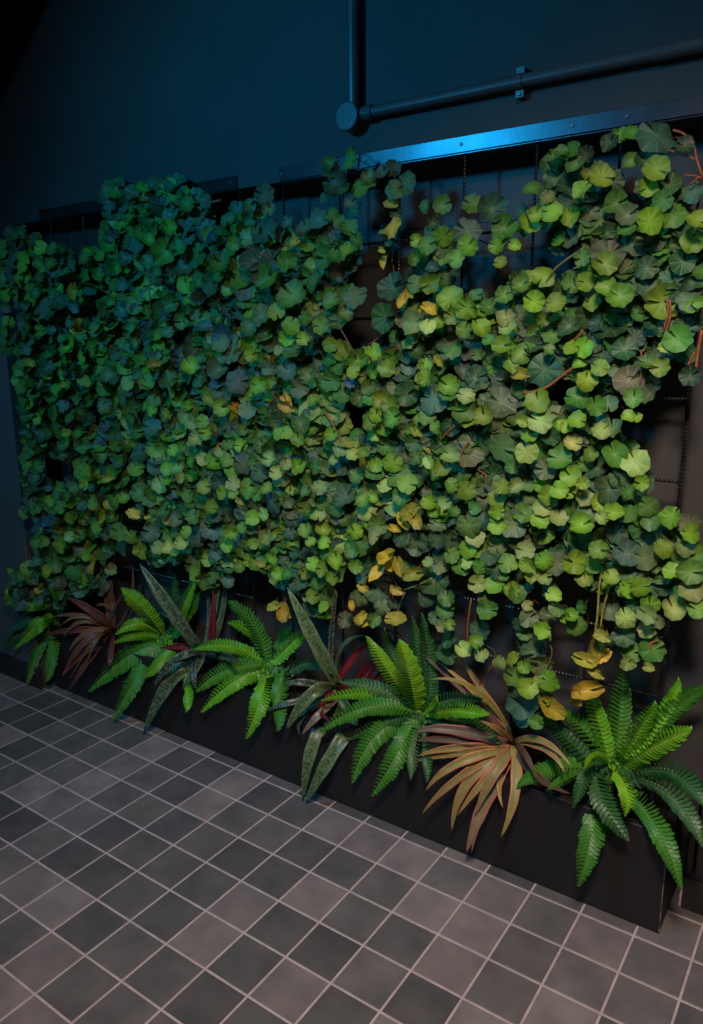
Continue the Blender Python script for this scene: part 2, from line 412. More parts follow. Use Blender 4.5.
# leaves read one by one: (crop origin, 'x y diameter kind'), five crop units to one photo unit
HERO = [
((563,110), "470 130 170 T;470 298 115 L;425 385 85 L;190 343 110 L;265 470 105 G;115 325 50 L;95 400 90 L;35 535 90 L;65 285 90 G;145 520 130 O;325 530 100 O;320 600 80 G;435 560 120 L;550 530 110 G;210 640 130 O;120 610 75 G;235 165 80 D;285 125 70 G;340 115 80 G;340 260 80 G;500 455 90 G;670 550 90 L;650 655 110 L;665 410 110 T;450 650 110 O;30 200 90 G;120 220 70 D;250 360 100 D;30 390 110 D;610 180 80 D;400 250 70 D;535 380 100 D;610 600 80 D;20 470 90 T"),
((563,250), "210 70 110 L;215 190 90 L;285 235 110 L;148 262 85 L;112 160 85 L;95 40 70 G;240 375 170 D;195 530 130 D;460 365 130 O;575 445 120 G;490 588 85 L;425 570 75 G;550 150 100 T;640 250 110 T;645 290 60 L;680 260 55 L;610 395 100 T;120 655 90 L;85 570 65 L;185 590 80 L;100 490 90 L;40 490 70 L;310 500 110 D;310 570 160 O;330 660 130 O;40 180 90 G;400 310 100 T;345 190 120 D;420 90 100 D;430 200 120 T;30 390 100 D;110 230 100 D;130 330 110 D;600 60 110 D;690 110 60 G;620 520 90 D;640 630 90 D;450 680 90 O;510 490 60 P;330 80 120 D;230 20 150 O"),
((563,390), "70 40 110 G;160 80 90 G;230 75 80 T;190 155 70 T;325 130 60 L;367 135 50 L;260 325 120 G;365 360 120 P;195 205 80 P;120 225 80 D;50 265 80 P;140 325 70 L;20 185 60 L;70 150 80 L;170 455 110 T;280 440 90 O;230 500 130 D;390 465 70 L;430 585 90 G;545 640 100 L;630 670 100 O;40 430 90 L;30 500 80 L;100 465 60 L;110 540 80 P;190 565 90 L;255 620 90 L;130 615 110 O;330 510 70 G;90 680 100 L;330 620 80 G;440 665 80 G;360 600 70 D;195 640 60 P;360 40 90 G;440 20 90 O;250 200 100 O;30 320 80 D;110 370 70 G"),
((563,530), "85 40 110 G;180 100 85 L;295 25 90 D;315 120 120 T;465 25 140 O;505 90 90 L;610 85 90 P;635 130 140 G;640 210 110 G;550 210 80 L;645 300 110 P;550 390 110 P;670 395 85 P;55 160 110 L;160 170 80 L;110 245 75 L;240 237 75 L;230 300 95 O;305 300 70 P;330 290 90 L;390 285 90 L;480 290 80 D;430 380 95 L;425 420 90 P;420 498 80 P;315 443 95 P;240 405 90 O;200 530 85 Y;205 630 80 Y;150 650 60 Y;305 530 100 D;345 612 90 G;450 600 110 G;480 460 60 O;410 140 110 O;340 200 110 O;480 200 90 O;590 320 70 G;65 480 90 G;100 385 60 G;40 425 60 L;10 440 50 L;325 665 70 P;430 690 50 P;355 370 70 D;245 160 70 D;640 20 90 L;230 560 70 O;400 230 60 O;130 120 60 D"),
((423,110), "345 500 130 T;245 475 90 G;97 475 80 G;220 610 120 T;410 600 120 G;535 565 100 L;568 525 70 L;645 510 95 L;550 395 80 G;625 435 60 L;15 485 60 G;45 565 55 D;105 635 90 L;50 610 80 G;20 680 80 G;105 690 90 G;225 680 90 L;400 650 55 L;365 685 65 L;460 680 55 L;495 510 70 D;665 255 70 G;695 210 60 G;650 230 50 G;625 385 40 D;700 290 60 D;505 610 60 G"),
((423,250), "165 45 75 L;110 20 100 G;390 65 60 L;45 90 60 T;40 165 90 L;110 155 70 G;140 245 110 L;220 290 100 L;285 310 90 L;290 385 90 L;150 330 75 L;80 355 80 L;208 400 75 L;265 230 70 O;405 228 80 G;495 175 80 L;605 130 100 L;555 258 95 L;665 265 90 L;425 390 80 P;500 330 110 T;410 285 90 D;600 350 60 G;530 400 80 D;555 480 90 D;490 520 90 G;400 480 90 L;270 525 50 G;610 600 150 D;440 580 70 L;490 625 90 Y;400 655 110 T;270 640 100 T;200 610 80 T;80 555 60 Y;100 590 70 G;150 500 80 G;50 490 90 D;30 295 80 Y;25 380 70 P;10 580 60 L;20 640 80 L;130 680 90 L;650 430 90 G;635 500 50 G;330 455 60 G;330 290 80 G;450 440 90 D;660 340 80 G;150 460 80 O"),
((423,390), "55 45 130 T;130 15 90 G;215 30 80 P;225 155 75 L;310 130 90 L;140 175 110 D;65 185 60 L;210 100 110 G;390 65 140 O;475 65 130 O;577 57 105 L;590 155 105 P;505 155 60 L;535 225 75 L;405 185 150 O;400 290 130 O;270 260 140 O;100 270 100 D;140 325 85 P;225 320 130 O;95 390 80 L;30 360 60 P;145 478 65 L;215 505 85 L;30 240 80 O;635 235 90 D;520 310 100 P;590 300 90 G;685 345 110 G;615 395 95 O;590 470 75 L;465 480 75 P;395 485 70 L;370 545 80 L;630 530 90 L;680 500 80 L;600 590 90 P;585 655 80 L;680 640 80 P;30 560 70 L;55 610 60 L;110 560 60 P;155 605 55 G;370 610 70 L;370 680 80 L;460 670 120 O;350 425 100 D;190 410 100 G;470 540 100 D;450 385 60 G;300 490 70 O;680 260 80 D;640 130 100 O;700 180 60 L;510 620 100 G;230 680 110 G;20 130 80 L;300 660 80 D;260 590 60 G;320 560 90 D;70 680 80 O;60 420 60 L"),
((423,530), "75 45 80 D;55 250 135 D;85 175 80 O;145 130 70 L;225 100 80 L;195 185 80 G;220 165 60 P;285 185 70 L;290 200 60 P;262 30 90 P;370 85 75 G;425 165 90 L;335 130 90 D;510 105 85 P;525 170 75 L;607 155 80 L;540 220 80 P;620 235 75 P;670 165 110 O;270 268 80 P;360 275 90 L;405 230 50 G;450 298 75 L;470 320 80 G;315 345 70 D;325 400 100 G;290 500 90 T;265 560 65 L;205 600 75 P;295 625 65 P;120 620 100 D;120 342 75 G;110 402 80 G;25 160 50 P;135 475 50 L;100 480 60 P;130 530 110 D;60 440 60 D;680 385 80 L;655 325 70 L;630 430 80 O;530 440 90 O;510 515 75 G;485 470 60 D;600 500 80 L;610 530 60 L;555 610 110 O;590 665 110 O;510 570 60 D;385 665 70 P;460 650 70 L;510 685 60 L;475 15 110 O;480 65 70 D;525 275 70 O;640 300 80 D;360 200 80 D;20 340 80 D;0 70 50 D;525 380 50 P"),
((283,130), "180 450 100 T;405 280 120 G;215 340 60 D;310 300 65 G;340 175 90 G;340 115 50 G;430 235 70 G;550 195 80 T;505 215 70 T;610 270 110 D;560 300 80 D;545 370 70 Y;560 490 100 Y;575 425 60 D;500 520 50 Y;510 665 60 Y;495 605 40 Y;535 555 50 O;25 465 60 T;110 490 80 O;60 565 60 Y;10 605 40 Y;320 605 85 L;370 555 60 G;265 540 70 T;330 495 90 G;360 410 80 T;215 640 110 G;255 630 60 G;20 660 80 G;670 555 60 L;695 600 60 L;660 650 60 G;260 270 110 D;230 170 60 G;240 200 80 D;285 460 60 G;370 600 60 G;140 690 60 G;90 620 90 O;180 550 50 T;340 370 60 T;205 580 80 G;240 420 60 G"),
((283,270), "370 138 110 O;555 90 130 D;605 160 75 Y;515 240 130 G;655 270 110 P;640 360 90 P;650 340 60 L;665 70 80 G;455 418 80 L;520 492 80 L;445 505 70 L;357 515 65 L;375 455 100 G;600 500 120 T;40 280 80 L;190 280 75 L;235 375 70 L;320 218 65 G;290 255 100 G;240 155 80 G;160 220 120 O;130 535 75 G;250 555 100 G;25 510 90 T;100 345 60 L;160 60 100 G;50 130 130 G;440 640 80 G;490 650 80 L;540 670 80 L;385 640 90 G;700 475 50 L;600 245 70 O;620 620 110 D;690 545 50 L;110 240 60 G;20 340 70 L;20 680 80 Y;690 210 30 Y;630 120 60 Y;45 410 90 G;140 340 90 D;150 655 55 L;230 110 60 G;80 590 90 O;200 580 90 G;300 620 90 G;500 590 70 D;430 590 70 G;110 30 80 G;670 400 80 D;340 560 60 B"),
((283,410), "430 55 80 L;470 25 70 L;555 40 90 L;510 85 75 L;460 120 65 L;520 180 85 G;245 120 60 L;315 165 80 Y;255 250 50 P;80 285 75 L;75 150 60 L;15 115 60 L;15 272 50 P;190 220 110 T;550 265 85 L;465 278 65 L;460 310 90 G;510 380 70 P;625 370 90 L;580 330 110 G;600 430 90 G;640 500 80 Y;625 540 70 Y;535 490 110 T;560 600 60 Y;475 580 90 G;405 455 65 L;420 505 90 P;270 490 80 G;188 390 65 P;105 490 60 L;180 530 70 P;115 605 65 L;360 610 75 L;455 640 65 P;200 600 70 L;50 510 70 O;25 460 60 O;600 625 80 D;670 660 90 O;405 220 60 L;290 190 80 P;350 220 60 P;160 280 70 G;145 95 60 G;120 410 60 G;160 450 60 G;210 470 70 G;370 570 80 D;310 550 60 G;140 665 50 L;205 665 60 L;320 440 110 O;30 220 60 O;665 165 90 D;570 210 80 O;670 240 70 G;690 260 40 P;240 30 90 G;450 445 50 L;640 100 50 G;370 330 70 G;90 70 80 G;120 30 60 T;390 690 80 G;315 280 100 O;220 300 80 T;570 130 70 D"),
((283,530), "150 170 65 L;200 195 70 L;270 155 75 L;250 238 60 L;365 180 65 L;155 330 70 L;205 388 60 L;85 260 100 T;95 160 100 T;530 160 100 Y;600 200 100 D;660 215 110 Y;670 65 110 T;600 35 90 D;470 215 90 Y;435 175 80 D;480 300 110 D;450 350 110 O;400 290 60 Y;390 460 70 Y;565 445 70 Y;345 378 50 Y;310 450 70 O;380 345 80 O;500 390 70 O;10 400 90 Y;570 300 70 Y;350 100 70 G;25 220 60 G;110 215 60 L;60 110 60 D;400 240 60 O;230 120 80 G;170 270 60 G;455 450 70 G;550 370 50 O"),
((143,160), "170 130 110 T;175 190 70 T;610 170 85 T;475 245 70 T;535 230 60 G;615 355 130 T;560 510 130 O;630 590 110 G;225 230 75 G;275 210 110 T;275 285 90 O;320 360 110 O;210 350 90 T;130 340 70 L;110 460 110 L;430 310 75 G;385 520 90 G;270 480 110 G;180 450 80 G;215 625 75 L;105 675 60 G;30 400 60 L;70 565 55 G;20 510 60 G;80 505 70 G;515 640 120 T;340 630 90 D;290 680 90 T;455 420 60 L;380 580 60 G;200 540 80 O;630 245 60 O;100 205 40 B;140 275 80 T;60 110 60 D;350 390 50 B"),
((143,300), "280 250 130 O;450 250 130 O;390 220 80 O;305 135 80 T;400 180 110 B;130 50 100 O;480 60 110 T;535 135 80 G;630 400 70 L;580 430 75 L;525 375 85 T;600 80 100 O;650 190 120 O;670 60 75 L;475 410 110 O;415 500 75 T;400 540 80 L;245 615 70 P;300 610 60 L;320 665 65 L;270 690 70 P;50 510 65 G;50 560 50 L;118 570 50 L;605 560 60 G;505 650 50 L;525 550 80 O;370 640 90 T;180 410 70 G;70 325 60 Y;110 290 80 G;240 330 80 L;540 275 60 L;600 300 70 G;130 400 80 G;380 350 100 O;630 345 70 T;340 495 70 L;50 640 80 T;680 250 50 P;680 670 60 L"),
((143,440), "60 130 80 T;120 145 60 L;125 195 60 L;190 190 50 P;300 95 60 P;445 150 70 L;305 235 65 L;400 265 65 L;455 215 70 P;455 268 50 L;540 245 90 L;575 275 60 L;550 390 70 L;490 305 50 Y;585 165 80 T;505 355 80 T;570 335 80 O;280 465 70 T;255 385 70 G;440 465 60 L;425 530 65 L;345 335 60 L;190 515 60 P;75 540 60 P;130 540 60 P;160 560 50 P;215 460 55 L;170 400 70 O;110 360 60 G;225 280 60 G;620 485 70 P;650 590 60 L;555 520 50 L;500 440 50 G;500 555 60 G;420 620 90 O;380 210 80 T;150 50 55 L;490 25 60 L;675 30 50 T;630 45 60 T;640 95 70 P;665 165 60 P;420 100 60 L;240 110 50 G;270 170 60 G;500 120 90 O;560 115 60 G;620 240 60 L;650 320 100 T;95 245 50 G;40 460 80 T;20 380 40 Y;610 370 60 P;350 440 110 T;210 350 90 D;590 620 50 Y;380 380 80 T;680 670 60 L;560 440 80 O"),
((0,460), "215 410 60 L;440 122 60 L;400 25 60 G;540 90 60 Y;535 225 45 Y;515 290 50 Y;670 270 70 Y;305 238 60 G;595 360 80 G;655 385 60 L;125 265 55 L;180 75 80 T;150 140 55 G;115 90 55 G;135 235 60 T;190 245 60 G;180 340 55 B;240 300 70 B;350 385 50 P;235 560 60 L;75 600 80 T;465 220 50 L;485 335 50 L;330 180 50 G;370 140 50 G;250 205 50 L;290 180 45 G;600 130 40 G;410 220 60 T;50 560 40 L;50 680 50 G;100 670 60 T"),
]
heroes = []
for (ox, oy), s_ in HERO:
    for q in s_.split(';'):
        a_ = q.split(); heroes.append((ox + float(a_[0]) / 5.02, oy + float(a_[1]) / 5.02, float(a_[2]) / 5.02, a_[3], True))

heroes += [(x, y, d, k, True) for x, y, d, k in (
    (541,683,16,'P'), (549,681,18,'L'), (545,698,14,'L'), (551,707,26,'Y'), (587,690,28,'Y'), (574,697,20,'Y'), (528,688,18,'L'), (521,702,28,'T'),
    (526,660,26,'O'), (524,718,18,'T'), (597,672,15,'Y'), (514,676,18,'G'), (536,722,14,'G'), (586,660,22,'Y'), (594,648,22,'Y'), (520,690,22,'O'),
    (410,512,22,'Y'), (404,520,18,'Y'), (416,520,18,'Y'), (389,558,22,'Y'), (399,566,18,'Y'), (361,618,15,'Y'), (396,620,20,'Y'), (75,292,15,'Y'),
    (155,365,14,'Y'), (283,612,18,'Y'), (274,606,14,'Y'), (136,515,14,'Y'), (67,433,13,'Y'), (64,386,11,'Y'), (505,318,16,'P'), (286,400,14,'Y'))]
FOL = [[(0,236),(15,228),(45,244),(75,250),(100,248),(108,218),(104,195),(112,182),(130,186),(150,186),(172,180),(186,186),(203,208),(215,228),(232,240),(242,220),(258,200),(272,222),(300,240),(320,232),(336,222),(352,240),(356,262),(350,290),(338,330),(345,360),(385,352),(398,322),(412,300),(418,262),(432,256),(452,262),(456,296),(500,305),(512,282),(528,268),(548,286),(560,292),(590,330),(560,380),(540,392),(552,402),(590,420),(622,436),(638,470),(640,500),(655,520),(684,532),(692,560),(680,590),(664,590),(640,600),(620,600),(600,592),(582,565),(560,560),(520,582),(492,588),(470,560),(440,562),(418,540),(418,505),(395,505),(385,540),(350,556),(338,580),(330,620),(300,600),(278,578),(250,560),(225,585),(205,585),(180,560),(150,560),(120,548),(105,590),(60,605),(30,600),(10,612),(8,580),(35,562),(34,520),(22,470),(26,420),(14,362),(0,345)],
       [(548,165),(580,160),(604,170),(604,215),(625,250),(640,225),(640,185),(672,180),(690,230),(703,240),(703,318),(686,330),(676,362),(648,366),(634,384),(610,396),(575,380),(560,370),(545,330),(545,292),(575,275),(592,250),(560,240),(545,212)]]
HOLES = [[(350,200),(378,205),(388,270),(402,300),(398,335),(378,352),(354,332),(362,300),(352,256)],
         [(458,256),(500,262),(540,240),(556,262),(540,276),(516,278),(506,302),(470,298)],
         [(345,395),(366,395),(371,432),(347,430)], [(112,318),(130,318),(132,346),(114,346)],
         [(172,322),(192,322),(190,350),(170,350)], [(43,458),(75,462),(78,482),(44,476)], [(140,440),(148,440),(154,540),(144,540)],
         [(455,352),(485,352),(485,370),(456,372)], [(118,500),(136,500),(136,545),(118,545)], [(226,500),(238,500),(238,520),(226,520)],
         [(615,235),(636,235),(636,262),(620,268)], [(410,430),(420,430),(420,460),(410,460)], [(530,385),(560,390),(560,402),(536,398)], [(620,390),(640,380),(655,400),(640,430),(610,412)]]
def inside(poly, x, y):
    c = False; n = len(poly)
    for i in range(n):
        x1, y1 = poly[i]; x2, y2 = poly[i-1]
        if (y1 > y) != (y2 > y) and x < (x2 - x1) * (y - y1) / (y2 - y1) + x1: c = not c
    return c
fill = []
fr = random.Random(21)
for step, dense in ((0, 1), (1, 1)):
    y = 150.0
    while y < 625:
        x = 0.0
        while x < 703:
            sp = 8.6 + 5.6 * (x / 703)
            px, py = x + fr.uniform(-.5, .5) * sp, y + fr.uniform(-.5, .5) * sp
            if any(inside(p, px, py) for p in FOL) and not any(inside(h, px, py) for h in HOLES):
                near = x / 703
                d = (12.5 + 8.5 * near) * fr.uniform(0.75, 1.25)
                if fr.random() < .12: d *= 1.4
                k = fr.random()
                if x < 110: key = 'G' if k < .38 else 'T' if k < .54 else 'D' if k < .68 else 'L' if k < .93 else 'O' if k < .975 else 'Y'
                elif x < 400: key = 'G' if k < .34 else 'L' if k < .52 else 'T' if k < .66 else 'O' if k < .80 else 'D' if k < .90 else 'P' if k < .985 else 'Y'
                else: key = 'D' if k < .32 else 'O' if k < .54 else 'G' if k < .80 else 'T' if k < .90 else 'L' if k < .99 else 'Y'
                fill.append((px, py, d, key, False))
            x += sp * (1.15 if x < 400 else 1.0)
        y += 10.5

# the vines: a path each, top to bottom, and what tells it from its neighbours
VINES = [
 ([(8,232),(10,290),(8,340)], 'short blue-green vine at the extreme left edge, hanging free above the grey pier'),
 ([(40,240),(48,320),(38,400),(32,470),(30,530),(34,590)], 'blue-green vine along the grey pier, ending above the leftmost fern'),
 ([(75,245),(82,330),(76,410),(76,480),(76,560),(88,592)], 'left vine with a bare reddish twig low in its leaves'),
 ([(110,190),(112,260),(108,340),(112,430),(122,500),(118,550)], 'vine dropping from the left end of the raised leafy hump, with yellowed leaves low down'),
 ([(140,192),(150,280),(160,360),(155,440),(158,500),(165,555)], 'vine beside the small dark gap at left, ending over the sword plant'),
 ([(178,180),(188,250),(200,340),(200,430),(195,520),(205,580)], 'vine under the topmost pale leaf cluster beside the cut brown branch'),
 ([(222,240),(228,320),(235,420),(232,500),(236,562)], 'vine hanging under the gap between the two metal rails'),
 ([(262,190),(265,280),(268,370),(272,470),(275,560),(285,600)], 'vine with one large round blue-green leaf near its top, right of the rail gap'),
 ([(302,240),(308,320),(305,400),(312,480),(318,560),(325,625)], 'centre vine ending lowest above the tall mottled sword leaf'),
 ([(350,150),(342,210),(345,270),(338,325)], 'vine tuft poking above the left end of the blue-lit rail'),
 ([(395,160),(395,210),(392,262)], 'narrow hanging vine of mostly yellow leaves below the blue-lit rail'),
 ([(352,375),(372,430),(368,500),(352,555)], 'vine below the large black gap, with one bright yellow leaf near its top'),
 ([(385,360),(402,400),(398,460),(405,500)], 'vine of glossy lime leaf pairs right of the large black gap'),
 ([(440,202),(428,260),(415,310),(400,345)], 'small vine left of the bare rods, yellowing leaves at its foot'),
 ([(488,200),(470,232),(498,248)], 'isolated vine sprig with one large blue-green leaf in front of a bare rod'),
 ([(430,310),(465,325),(492,350),(520,318),(545,290)], 'sideways vine of lime leaves arching below the upper black gap'),
 ([(438,382),(440,440),(442,500),(440,552)], 'vine of mixed lime and dark leaves just left of the broad grey leaves'),
 ([(490,390),(500,440),(502,500),(505,550),(480,600),(470,645)], 'vine with the broadest grey-green leaves at its head, thin trailing stem below'),
 ([(545,395),(555,440),(556,500),(560,560),(545,620),(535,690),(527,715)], 'vine reaching down to the orange-striped plant, grey scalloped leaf at its end'),
 ([(565,160),(580,210),(592,270),(600,320),(595,390)], 'vine of large leaves hanging in front of the upper right rods'),
 ([(655,135),(652,190),(655,240),(650,300),(640,368)], 'vine topped by the single big grey leaf over the rail at right'),
 ([(700,190),(694,240),(700,290),(690,345)], 'vine on long orange stems at the extreme right edge'),
 ([(605,400),(608,460),(600,520),(598,570),(600,620),(585,665)], 'vine thinning to a bare yellow-green stem with yellow curled leaves'),
 ([(635,480),(655,530),(675,560),(680,600)], 'vine crossing the bare right edge rod onto the grey wall'),
 ([(640,560),(645,610),(648,660)], 'short hanging vine with pinkish leaf tips over the largest fern'),
 ([(408,505),(392,560),(388,600),(360,625)], 'withering vine with bright yellow blotched leaves above the central fern'),
 ([(428,545),(440,590),(432,650)], 'thin vine of flat dark heart-shaped leaves right of the yellow blotched leaves'),
 ([(552,165),(545,205),(560,235)], 'small leafy sprig right of the bare rods, under the unlit end of the rail'),
]
def seg_near(path, x, y):
    best = (1e9, None, 0)
    for i in range(len(path) - 1):
        (x1, y1), (x2, y2) = path[i], path[i+1]
        t = max(0, min(1, ((x-x1)*(x2-x1) + (y-y1)*(y2-y1)) / ((x2-x1)**2 + (y2-y1)**2)))
        d = math.hypot(x - x1 - t*(x2-x1), y - y1 - t*(y2-y1))
        if d < best[0]: best = (d, i + t, t)
    return best
def along(path, s):
    i = int(min(max(s, 0), len(path) - 1.001)); t = s - i
    return (path[i][0]*(1-t) + path[i+1][0]*t, path[i][1]*(1-t) + path[i+1][1]*t)
bags = [[] for _ in VINES]
for L in heroes + fill:
    b_ = min(range(len(VINES)), key=lambda k: seg_near(VINES[k][0], L[0], L[1])[0])
    bags[b_].append(L)
TWIG = lin((150, 84, 40)); TWIG2 = lin((112, 104, 58)); TWIG3 = lin((96, 66, 44))
TWIGS = {  # bare stems seen between the leaves
 2: [([(78,486),(75,520),(74,560),(77,576)], .0028, TWIG), ([(75,530),(86,522)], .0016, TWIG), ([(75,545),(84,534)], .0016, TWIG), ([(74,505),(90,494)], .0018, TWIG)],
 4: [([(148,285),(150,300),(149,322)], .0024, TWIG), ([(126,194),(140,197),(160,205)], .0026, TWIG), ([(149,300),(156,292),(163,280)], .0018, TWIG)],
 7: [([(262,250),(274,262),(290,268)], .002, TWIG), ([(268,385),(276,398),(290,402)], .002, TWIG), ([(258,520),(262,540),(272,556)], .002, TWIG)],
 3: [([(128,378),(140,384),(150,388)], .002, TWIG), ([(60,282),(90,284),(112,296)], .002, TWIG2)],
 6: [([(214,352),(209,362),(207,372)], .0026, TWIG), ([(222,238),(245,246),(276,262)], .002, TWIG)],
 16: [([(470,440),(462,452),(458,466)], .0026, TWIG), ([(455,425),(448,432),(440,440)], .0022, TWIG), ([(478,470),(486,476),(484,490)], .002, TWIG)],
 19: [([(594,280),(606,288),(624,292)], .0026, TWIG), ([(610,306),(622,306),(628,312)], .0028, TWIG), ([(583,330),(576,338),(570,344)], .0024, TWIG)],
 5: [([(196,202),(212,202),(221,200)], .0042, lin((150, 88, 56)))],
 1: [([(45,320),(52,338),(62,350)], .0022, TWIG2)],
 15: [([(522,394),(545,388),(562,376),(575,366)], .0035, TWIG), ([(543,288),(556,268),(586,246)], .0030, TWIG2)],
 20: [([(668,150),(683,155),(694,158)], .0022, TWIG), ([(667,298),(668,312),(664,330)], .0022, TWIG), ([(641,350),(642,366),(640,384)], .002, TWIG), ([(663,340),(670,318),(670,300)], .0026, TWIG)],
 21: [([(673,130),(684,134),(693,144),(697,160),(703,178)], .0030, TWIG), ([(668,150),(682,154),(696,160)], .0026, TWIG), ([(684,175),(695,176),(702,178)], .002, TWIG), ([(690,185),(700,176)], .002, TWIG), ([(702,330),(698,352),(695,378)], .0038, TWIG), ([(695,352),(688,366),(692,376)], .0024, TWIG)],
 22: [([(602,568),(599,590),(597,620),(592,648),(584,664),(578,676)], .0030, lin((150, 140, 50))), ([(612,580),(604,606),(600,630)], .0024, lin((150, 140, 50)))],
 17: [([(471,600),(468,622),(467,645)], .0022, TWIG)],
 12: [([(368,345),(378,338),(390,326)], .0022, lin((130, 70, 52))), ([(400,345),(392,350),(384,352)], .0018, TWIG)],
 9: [([(340,328),(350,345),(356,356)], .0025, TWIG3)],
 8: [([(322,535),(330,590),(333,560)], .002, TWIG), ([(335,570),(333,600),(331,625)], .0022, TWIG)],
 11: [([(325,412),(333,425),(342,442)], .003, TWIG)],
 25: [([(405,592),(398,610),(392,634)], .0038, lin((92, 84, 60))), ([(404,590),(420,584),(432,578)], .0024, lin((128, 138, 60)))],
 18: [([(545,640),(552,650),(548,668)], .002, TWIG2)],
 24: [([(640,655),(650,645),(658,640)], .002, TWIG), ([(650,640),(652,656)], .0018, TWIG)],
}
def smooth_path(p, n=6):
    p = [np.array(q, dtype=float) for q in p]; out = []
    P = [2*p[0]-p[1]] + p + [2*p[-1]-p[-2]]
    for i in range(1, len(P) - 2):
        for k in range(n):
            t = k / n
            out.append(0.5*((2*P[i]) + (-P[i-1]+P[i+1])*t + (2*P[i-1]-5*P[i]+4*P[i+1]-P[i+2])*t*t + (-P[i-1]+3*P[i]-3*P[i+1]+P[i+2])*t**3))
    out.append(p[-1]); return out
WALLX = -2.60
def safe_y(p, y, rad):
    # keep clear of the pier at the far left
    return y
lr = random.Random(5)
for vi, (path, label) in enumerate(VINES):
    top = at(path[0][0], path[0][1], -0.04)
    root = empty('trailing_vine', tuple(top)); tag(root, label, 'vine', 'round-leaved vines trained on the trellis')
    st = MB(); fo = MB(); ye = MB()
    onpier = path[0][0] < 45
    def sy(px, base):
        return base - (0.155 if px < 14 + 0 else 0.0)
    pts = [at(x, y, -0.035 - lr.uniform(0, .02)) for x, y in smooth_path(path)]
    if vi == 0: pts = [at(x, y, -0.175) for x, y in smooth_path(path)]
    st.tube(pts, [0.0034 - 0.0016 * i / len(pts) for i in range(len(pts))], 6, TWIG3)
    for q, (tp, rd, col) in enumerate(TWIGS.get(vi, [])):
        pp = [at(x, y, -0.11) for x, y in smooth_path(tp, 4)]
        st.tube(pp, rd, 6, col)
    for (px, py, d, key, hero) in bags[vi]:
        if hero:
            y = -0.085 - lr.uniform(0, .055) - (0.02 if key in 'LPY' else 0)
            if key in 'DTO': y += 0.02
        else:
            y = -0.028 - lr.uniform(0, .062)
        if px < 40:
            q_ = at(px, py, y)
            if q_[0] - 0.05 < -2.62: y = -0.185 - lr.uniform(0, .03)
        if y > -0.16 and px < 100: y -= 0.11 * min(1, (100 - px) / 55)
        p = at(px, py, y)
        dist = np.dot(p - CV, -RN[:, 2])
        rad = d / F * dist / 2 * (1.19 if hero else 1.08)
        mb = ye if key == 'Y' else fo
        add_leaf(mb, p, rad, key, lr, 0.8 if hero else 1.1)
        # petiole from a point a little up the vine
        dd, s, _ = seg_near(path, px, py)
        if dd > 75: continue
        ax, ay = along(path, max(0, s - lr.uniform(.05, .25)))
        ax += (px - ax) * .45; ay += (py - ay) * (.35 if dd > 18 else 0)
        yb = -0.03 if vi else -0.17
        if px < 40 and y < -0.17: yb = -0.17
        a0 = at(ax, ay, yb)
        if np.linalg.norm(a0 - p) > 0.16: a0 = p + (a0 - p) * 0.16 / np.linalg.norm(a0 - p)
        mid = (a0 + p) / 2 + np.array([0, 0.006, 0.012])
        pe = p + np.array([0, 0.003, 0])
        st.tube([a0, mid, pe], [0.0019, 0.0015, 0.0011], 4, TWIG if lr.random() < .7 else TWIG2, cap=False)
    child(st.build('stem', M['stem'], smooth=True, color=True), root)
    if fo.v: child(fo.build('foliage', M['leaf'], smooth=True, color=True, uv=True), root)
    if ye.v:
        o = child(ye.build('withered_foliage', M['leaf'], smooth=True, color=True, uv=True), root); o['label'] = 'yellow withered leaves'

